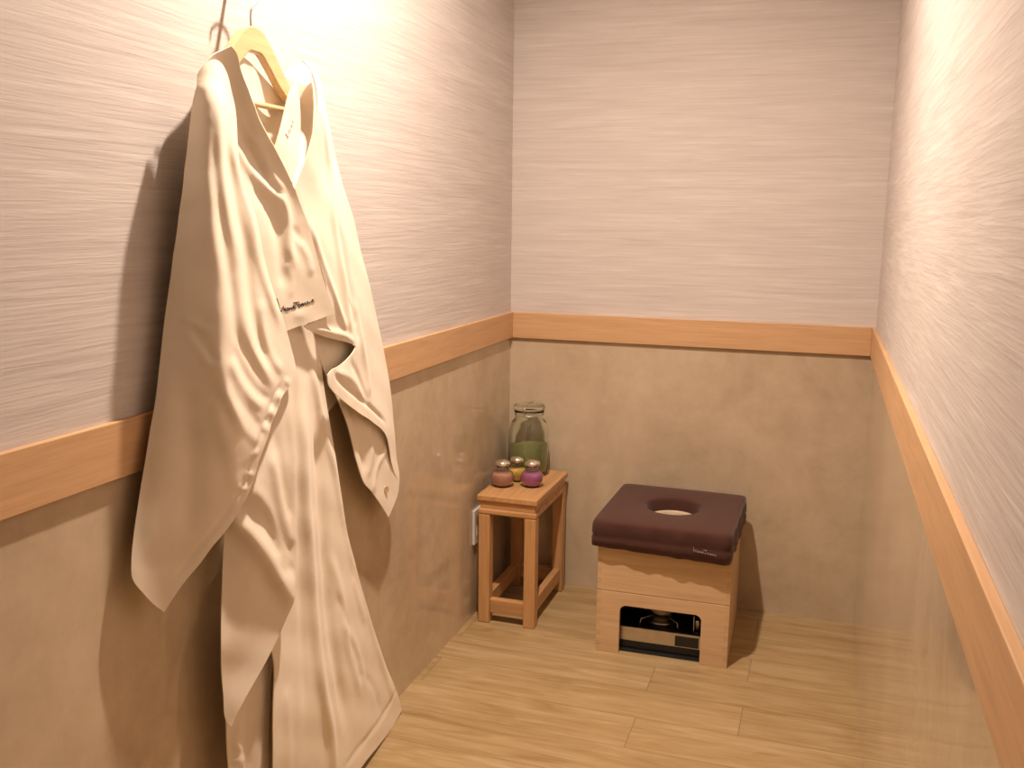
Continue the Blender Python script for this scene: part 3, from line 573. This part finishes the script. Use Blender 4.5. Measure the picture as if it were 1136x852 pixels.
   ([(0.111,-1.665,1.027),(0.113,-1.713,0.997),(0.114,-1.74,0.966),(0.115,-1.764,0.934),(0.113,-1.787,0.899),(0.11,-1.803,0.867),(0.104,-1.829,0.837),(0.091,-1.855,0.804),(0.071,-1.905,0.756),(0.047,-1.973,0.698)],-0.007,0.0045)]),
}
SIGNATURE = [[(0.0877,-1.6559,1.1724),(0.0882,-1.6456,1.1496),(0.0887,-1.6419,1.1468),(0.0888,-1.6402,1.1534),(0.0893,-1.6361,1.1540),(0.0895,-1.6343,1.1470)],
 [(0.0895,-1.6343,1.1470),(0.0898,-1.6307,1.1527),(0.0899,-1.6296,1.1469),(0.0902,-1.6253,1.1480)],
 [(0.0894,-1.6355,1.1563),(0.0894,-1.6348,1.1554)],
 [(0.0902,-1.6253,1.1480),(0.0902,-1.6258,1.1518),(0.0905,-1.6212,1.1517),(0.0906,-1.6196,1.1485),(0.0903,-1.6231,1.1472),(0.0902,-1.6253,1.1480)],
 [(0.0906,-1.6195,1.1501),(0.0909,-1.6166,1.1515),(0.0909,-1.6155,1.1480),(0.0912,-1.6114,1.1523),(0.0913,-1.6091,1.1490),(0.0915,-1.6055,1.1498),(0.0920,-1.6002,1.1535),(0.0918,-1.6043,1.1546),(0.0915,-1.6061,1.1516),(0.0917,-1.6020,1.1495),(0.0922,-1.5948,1.1507)],
 [(0.0920,-1.6044,1.1605),(0.0932,-1.5854,1.1604)],
 [(0.0925,-1.5949,1.1594),(0.0921,-1.5972,1.1515),(0.0918,-1.6008,1.1501),(0.0917,-1.6049,1.1532)],
 [(0.0927,-1.5901,1.1573),(0.0925,-1.5893,1.1520)],
 [(0.0925,-1.5900,1.1520),(0.0931,-1.5840,1.1572),(0.0930,-1.5808,1.1523),(0.0926,-1.5869,1.1514)],
 [(0.0931,-1.5790,1.1518),(0.0936,-1.5736,1.1564),(0.0934,-1.5773,1.1566),(0.0932,-1.5784,1.1536),(0.0935,-1.5736,1.1549),(0.0935,-1.5722,1.1524)],
 [(0.0935,-1.5722,1.1524),(0.0939,-1.5700,1.1571),(0.0937,-1.5686,1.1531),(0.0943,-1.5645,1.1581),(0.0942,-1.5618,1.1544),(0.0945,-1.5582,1.1555),(0.0949,-1.5547,1.1588),(0.0947,-1.5578,1.1587),(0.0946,-1.5563,1.1554),(0.0950,-1.5502,1.1567),(0.0956,-1.5434,1.1580)],
 [(0.0956,-1.5434,1.1580),(0.0964,-1.5363,1.1607),(0.0962,-1.5395,1.1620),(0.0959,-1.5404,1.1588),(0.0961,-1.5347,1.1577),(0.0965,-1.5317,1.1589)]]
SIGNATURE_FAINT = [[(0.0733,-1.5559,1.5089),(0.0735,-1.5598,1.5002),(0.0735,-1.5532,1.5042)], [(0.0735,-1.5530,1.5059),(0.0735,-1.5651,1.4930),(0.0736,-1.5569,1.4971),(0.0736,-1.5639,1.4898)], [(0.0736,-1.5637,1.4915),(0.0738,-1.5741,1.4839),(0.0737,-1.5658,1.4863),(0.0741,-1.5731,1.4798)], [(0.0739,-1.5711,1.4825),(0.0745,-1.5836,1.4748),(0.0746,-1.5760,1.4721),(0.0748,-1.5828,1.4699)], [(0.0743,-1.5879,1.4777),(0.0746,-1.5823,1.4732)]]
BUTTON = (0.0472, -1.1235, 0.6530)

def tps(pts, vals, lam=6e-4):
    P = np.array(pts); n = len(P)
    d = np.linalg.norm(P[:, None]-P[None], axis=2); K = np.where(d > 0, d*d*np.log(d+1e-12), 0)+lam*np.eye(n)
    A = np.zeros((n+3, n+3)); A[:n, :n] = K; A[:n, n] = 1; A[:n, n+1:] = P; A[n, :n] = 1; A[n+1:, :n] = P.T
    w = np.linalg.solve(A, np.concatenate([vals, [0, 0, 0]]))
    def f(Q):
        Q = np.atleast_2d(Q); dd = np.linalg.norm(Q[:, None]-P[None], axis=2)
        return np.where(dd > 0, dd*dd*np.log(dd+1e-12), 0)@w[:n]+w[n]+Q@w[n+1:]
    return f
def fold_height(Q, folds):
    out = np.zeros(len(Q))
    for pts, amp, wid in folds:
        S = np.array(spline(pts, 5)); best = np.full(len(Q), 9.); tb = np.zeros(len(Q)); m = len(S)-1
        for i in range(m):
            a, b = S[i], S[i+1]; ab = b-a; t = np.clip(((Q-a)@ab)/max(ab@ab, 1e-12), 0, 1)
            d = np.linalg.norm(Q-(a+t[:, None]*ab), axis=1); k = d < best
            best = np.where(k, d, best); tb = np.where(k, (i+t)/m, tb)
        fade = np.clip(np.minimum(tb, 1-tb)/.18+.25, 0, 1); fade = fade*fade*(3-2*fade)
        out += amp*FOLD*fade*np.exp(-(best/(wid*WID))**2)
    return out
FOLD, WID = .6, 1.05
YAW = dict(cape_wing_l=42, front_panel=38, skirt_flap=36, under_skirt=30, skirt_panel=24, cape_wing_r=12, wing_lining=15, placket=28, collar_facing=20, back_panel=10)
def to_uvw(key, x, y, z):                        # the cloth is laid out along its own hanging plane, turned a little from the wall
    t = math.radians(YAW[key]); c, s = math.cos(t), math.sin(t); return ((y+1.65)*c+x*s, z, x*c-(y+1.65)*s)
def to_xyz(key, u, z, w):
    t = math.radians(YAW[key]); c, s = math.cos(t), math.sin(t); return (u*s+w*c, u*c-w*s-1.65, z)
robe = tag(empty('robe', (.10, -1.60, .05)), 'long cream cotton robe hanging open-necked from the wooden hanger on the left wall', 'robe')
DEPTH = {}
def panel(key, name, step=.0085):
    d = ROBE[key]; ol = [p for p in d['outline']]
    ol = [to_uvw(key, *p) for p in ol]; inn = [to_uvw(key, *p) for p in d['inner']]
    folds = [([to_uvw(key, *p)[:2] for p in pts], a, w) for pts, a, w in d['folds']]
    P2 = [(p[0], p[1]) for p in ol]
    base = tps([p[:2] for p in ol+inn], np.array([p[2] for p in ol+inn]))
    # outline: smooth resample
    ring = []
    n = len(P2)
    for i in range(n):
        a, b = np.array(P2[i]), np.array(P2[(i+1) % n]); pa, nb = np.array(P2[i-1]), np.array(P2[(i+2) % n])
        def soft(p, q, r):
            u, v = q-p, r-q; return u@v/(np.linalg.norm(u)*np.linalg.norm(v)+1e-9) > .6
        L_ = np.linalg.norm(b-a); k = max(1, int(L_/step))
        def un(v): return v/(np.linalg.norm(v)+1e-9)
        ta = un(un(b-a)+un(a-pa))*L_ if soft(pa, a, b) else b-a
        tb_ = un(un(b-a)+un(nb-b))*L_ if soft(a, b, nb) else b-a
        for j in range(k):
            t = j/k; h1 = 2*t**3-3*t*t+1; h2 = t**3-2*t*t+t; h3 = -2*t**3+3*t*t; h4 = t**3-t*t
            ring.append(h1*a+h2*ta+h3*b+h4*tb_)
    ring = np.array(ring)
    lo, hi = ring.min(0), ring.max(0); pts = []
    rows = int((hi[1]-lo[1])/(step*.87))+1
    R1 = ring; R2 = np.roll(ring, -1, 0)
    for r in range(rows):
        z = lo[1]+r*step*.87
        ys = np.arange(lo[0]+(r % 2)*step/2, hi[0], step)
        cr = []
        for a, b in zip(R1, R2):
            if (a[1] > z) != (b[1] > z): cr.append(a[0]+(z-a[1])/(b[1]-a[1])*(b[0]-a[0]))
        cr.sort()
        for y in ys:
            if sum(c < y for c in cr) % 2: pts.append((y, z))
    pts = np.array(pts)
    dm = np.array([np.min(np.linalg.norm(ring-p, axis=1)) for p in pts]); pts = pts[dm > step*.55]
    allp = [Vector(p) for p in ring]+[Vector(p) for p in pts]; nr = len(ring)
    vs, es, fs, *_ = delaunay_2d_cdt(allp, [(i, (i+1) % nr) for i in range(nr)], [], 1, 1e-6)
    Q = np.array([(v.x, v.y) for v in vs])
    dist = np.array([np.min(np.linalg.norm(ring-p, axis=1)) for p in Q])
    def wob(q): return .0012*np.sin(q[:, 0]*61+q[:, 1]*23)*np.sin(q[:, 1]*37-q[:, 0]*17)
    def depth(q, w=1.0):
        q = np.atleast_2d(q); return base(q)+w*(fold_height(q, folds)+wob(q))
    X = depth(Q, np.clip(.35+dist/.02, 0, 1)); DEPTH[key] = depth
    me = bpy.data.meshes.new(name); o0 = robe.location
    fcs = []
    for f in fs:
        a, b, c = [Q[i] for i in f[:3]]
        fcs.append(tuple(f) if (b[0]-a[0])*(c[1]-a[1])-(b[1]-a[1])*(c[0]-a[0]) > 0 else tuple(f)[::-1])
    V3 = [to_xyz(key, q[0], q[1], x) for x, q in zip(X, Q)]
    me.from_pydata([(max(p[0], .017)-o0.x, p[1]-o0.y, p[2]-o0.z) for p in V3], [], fcs); me.materials.append(M_ROBE)
    for p in me.polygons: p.use_smooth = True
    o = bpy.data.objects.new(name, me); COL.objects.link(o); o.parent = robe
    o.cycles.shadow_terminator_offset = .12
    s = o.modifiers.new('thickness', 'SOLIDIFY'); s.thickness = .0022; s.offset = -1
    e = o.modifiers.new('crisp_rim', 'EDGE_SPLIT'); e.split_angle = math.radians(55)
    return o
panel('back_panel', 'back_panel', .012)
panel('skirt_panel', 'skirt_panel'); panel('under_skirt', 'under_skirt'); panel('skirt_flap', 'skirt_flap', .0075)
lin = panel('wing_lining', 'wing_lining', .008); panel('placket', 'placket', .008); panel('collar_facing', 'collar_facing', .006)
panel('cape_wing_r', 'cape_wing', .0055); fp = panel('front_panel', 'front_panel', .007); panel('cape_wing_l', 'cape_wing', .0055)
bm = bmesh.new()
def onfront(x, y, z, key='front_panel'):
    u, z, w = to_uvw(key, x, y, z); w = float(DEPTH[key](np.array([[u, z]]))[0])+.0005
    p = to_xyz(key, u, z, w); return (p[0]-.10, p[1]+1.60, p[2]-.05)
strokes(bm, SIGNATURE, onfront, .0009, 4)
link('embroidered_name', bm, M_THREAD, robe, True)['label'] = 'dark handwritten embroidery near the lower edge'
bm = bmesh.new(); strokes(bm, SIGNATURE_FAINT, lambda x, y, z: onfront(x, y, z, 'placket'), .0007, 4)
link('embroidered_name', bm, M_FAINT, robe, True)['label'] = 'faint pale embroidery on the inner placket'
LD = DEPTH['wing_lining']; bm = bmesh.new()
ub, zb, wb = to_uvw('wing_lining', *BUTTON); wb = float(LD(np.array([[ub, zb]]))[0])
lathe(bm, [(0, 0), (.0085, 0), (.0095, .001), (.0095, .0022), (.0085, .003), (.0065, .0024), (0, .0024)], n=28)
t_ = math.radians(YAW['wing_lining']); nrm = Vector((math.cos(t_), -math.sin(t_), 0)); pb = Vector(to_xyz('wing_lining', ub, zb, wb+.0005))
bm.transform(Matrix.Translation(pb-robe.location) @ nrm.to_track_quat('Z', 'Y').to_matrix().to_4x4())
link('button', bm, M_BUTTON, robe)['label'] = 'small round tan button on the turned-back lining'

# ---------------------------------------------------------------- lamps
def lamp(x, y, watts, name, label, hole=True):
    o = tag(empty(name, (x, y, CZ)), label, 'lamp')
    bm = bmesh.new(); lathe(bm, [(.046, -.003), (.064, -.003), (.066, 0), (.046, .0)], n=48, close=True); link('trim_ring', bm, M_WHITE, o)
    bm = bmesh.new(); lathe(bm, [(.046, 0), (.040, .06), (.030, .085), (0, .09)], n=48); link('reflector', bm, M_CHROME, o)
    ld = bpy.data.lights.new(name, 'AREA'); ld.energy = watts; ld.shape = 'DISK'; ld.size = .062; ld.spread = math.radians(150); ld.color = (1.0, .83, .685); 
    lo = bpy.data.objects.new('bulb_light', ld); COL.objects.link(lo); lo.location = (x, y, CZ-.006); lo.parent = o; lo.location = (0, 0, -.006)
    pd = bpy.data.lights.new('upper_wall_fill', 'POINT'); pd.energy = watts*.03; pd.color = ld.color; pd.shadow_soft_size = .02  # weak point fill added below the downlight to lift the upper walls
    po = bpy.data.objects.new('upper_wall_fill', pd); COL.objects.link(po); po.parent = o; po.location = (0, 0, -.030)
    return o
lamp(LX, LY, 39.5, 'ceiling_downlight', 'recessed round downlight in the ceiling above the robe')

w = bpy.data.worlds.new('World'); scene.world = w; w.use_nodes = True
w.node_tree.nodes['Background'].inputs[0].default_value = (1, .8, .6, 1); w.node_tree.nodes['Background'].inputs[1].default_value = .1

# ---------------------------------------------------------------- camera
cd = bpy.data.cameras.new('camera'); cam = bpy.data.objects.new('camera', cd); COL.objects.link(cam)
cd.sensor_width = 36; cd.lens = 1043.22/1136*36; cd.clip_start = .02
r_ = Vector((.9490819, .3148131, .01167301)); u_ = Vector((-.06485705, .15899919, .98514609)); f_ = Vector((-.30828089, .9357414, -.1713211))
m = Matrix((r_, u_, -f_)).transposed().to_4x4(); m.translation = (1.0581, -3.1873, 1.321)
cam.matrix_world = m
scene.camera = cam
vs = scene.view_settings
vs.view_transform = 'Standard'; vs.look = 'None'; vs.gamma = 1; vs.use_curve_mapping = False; vs.exposure = 0.0
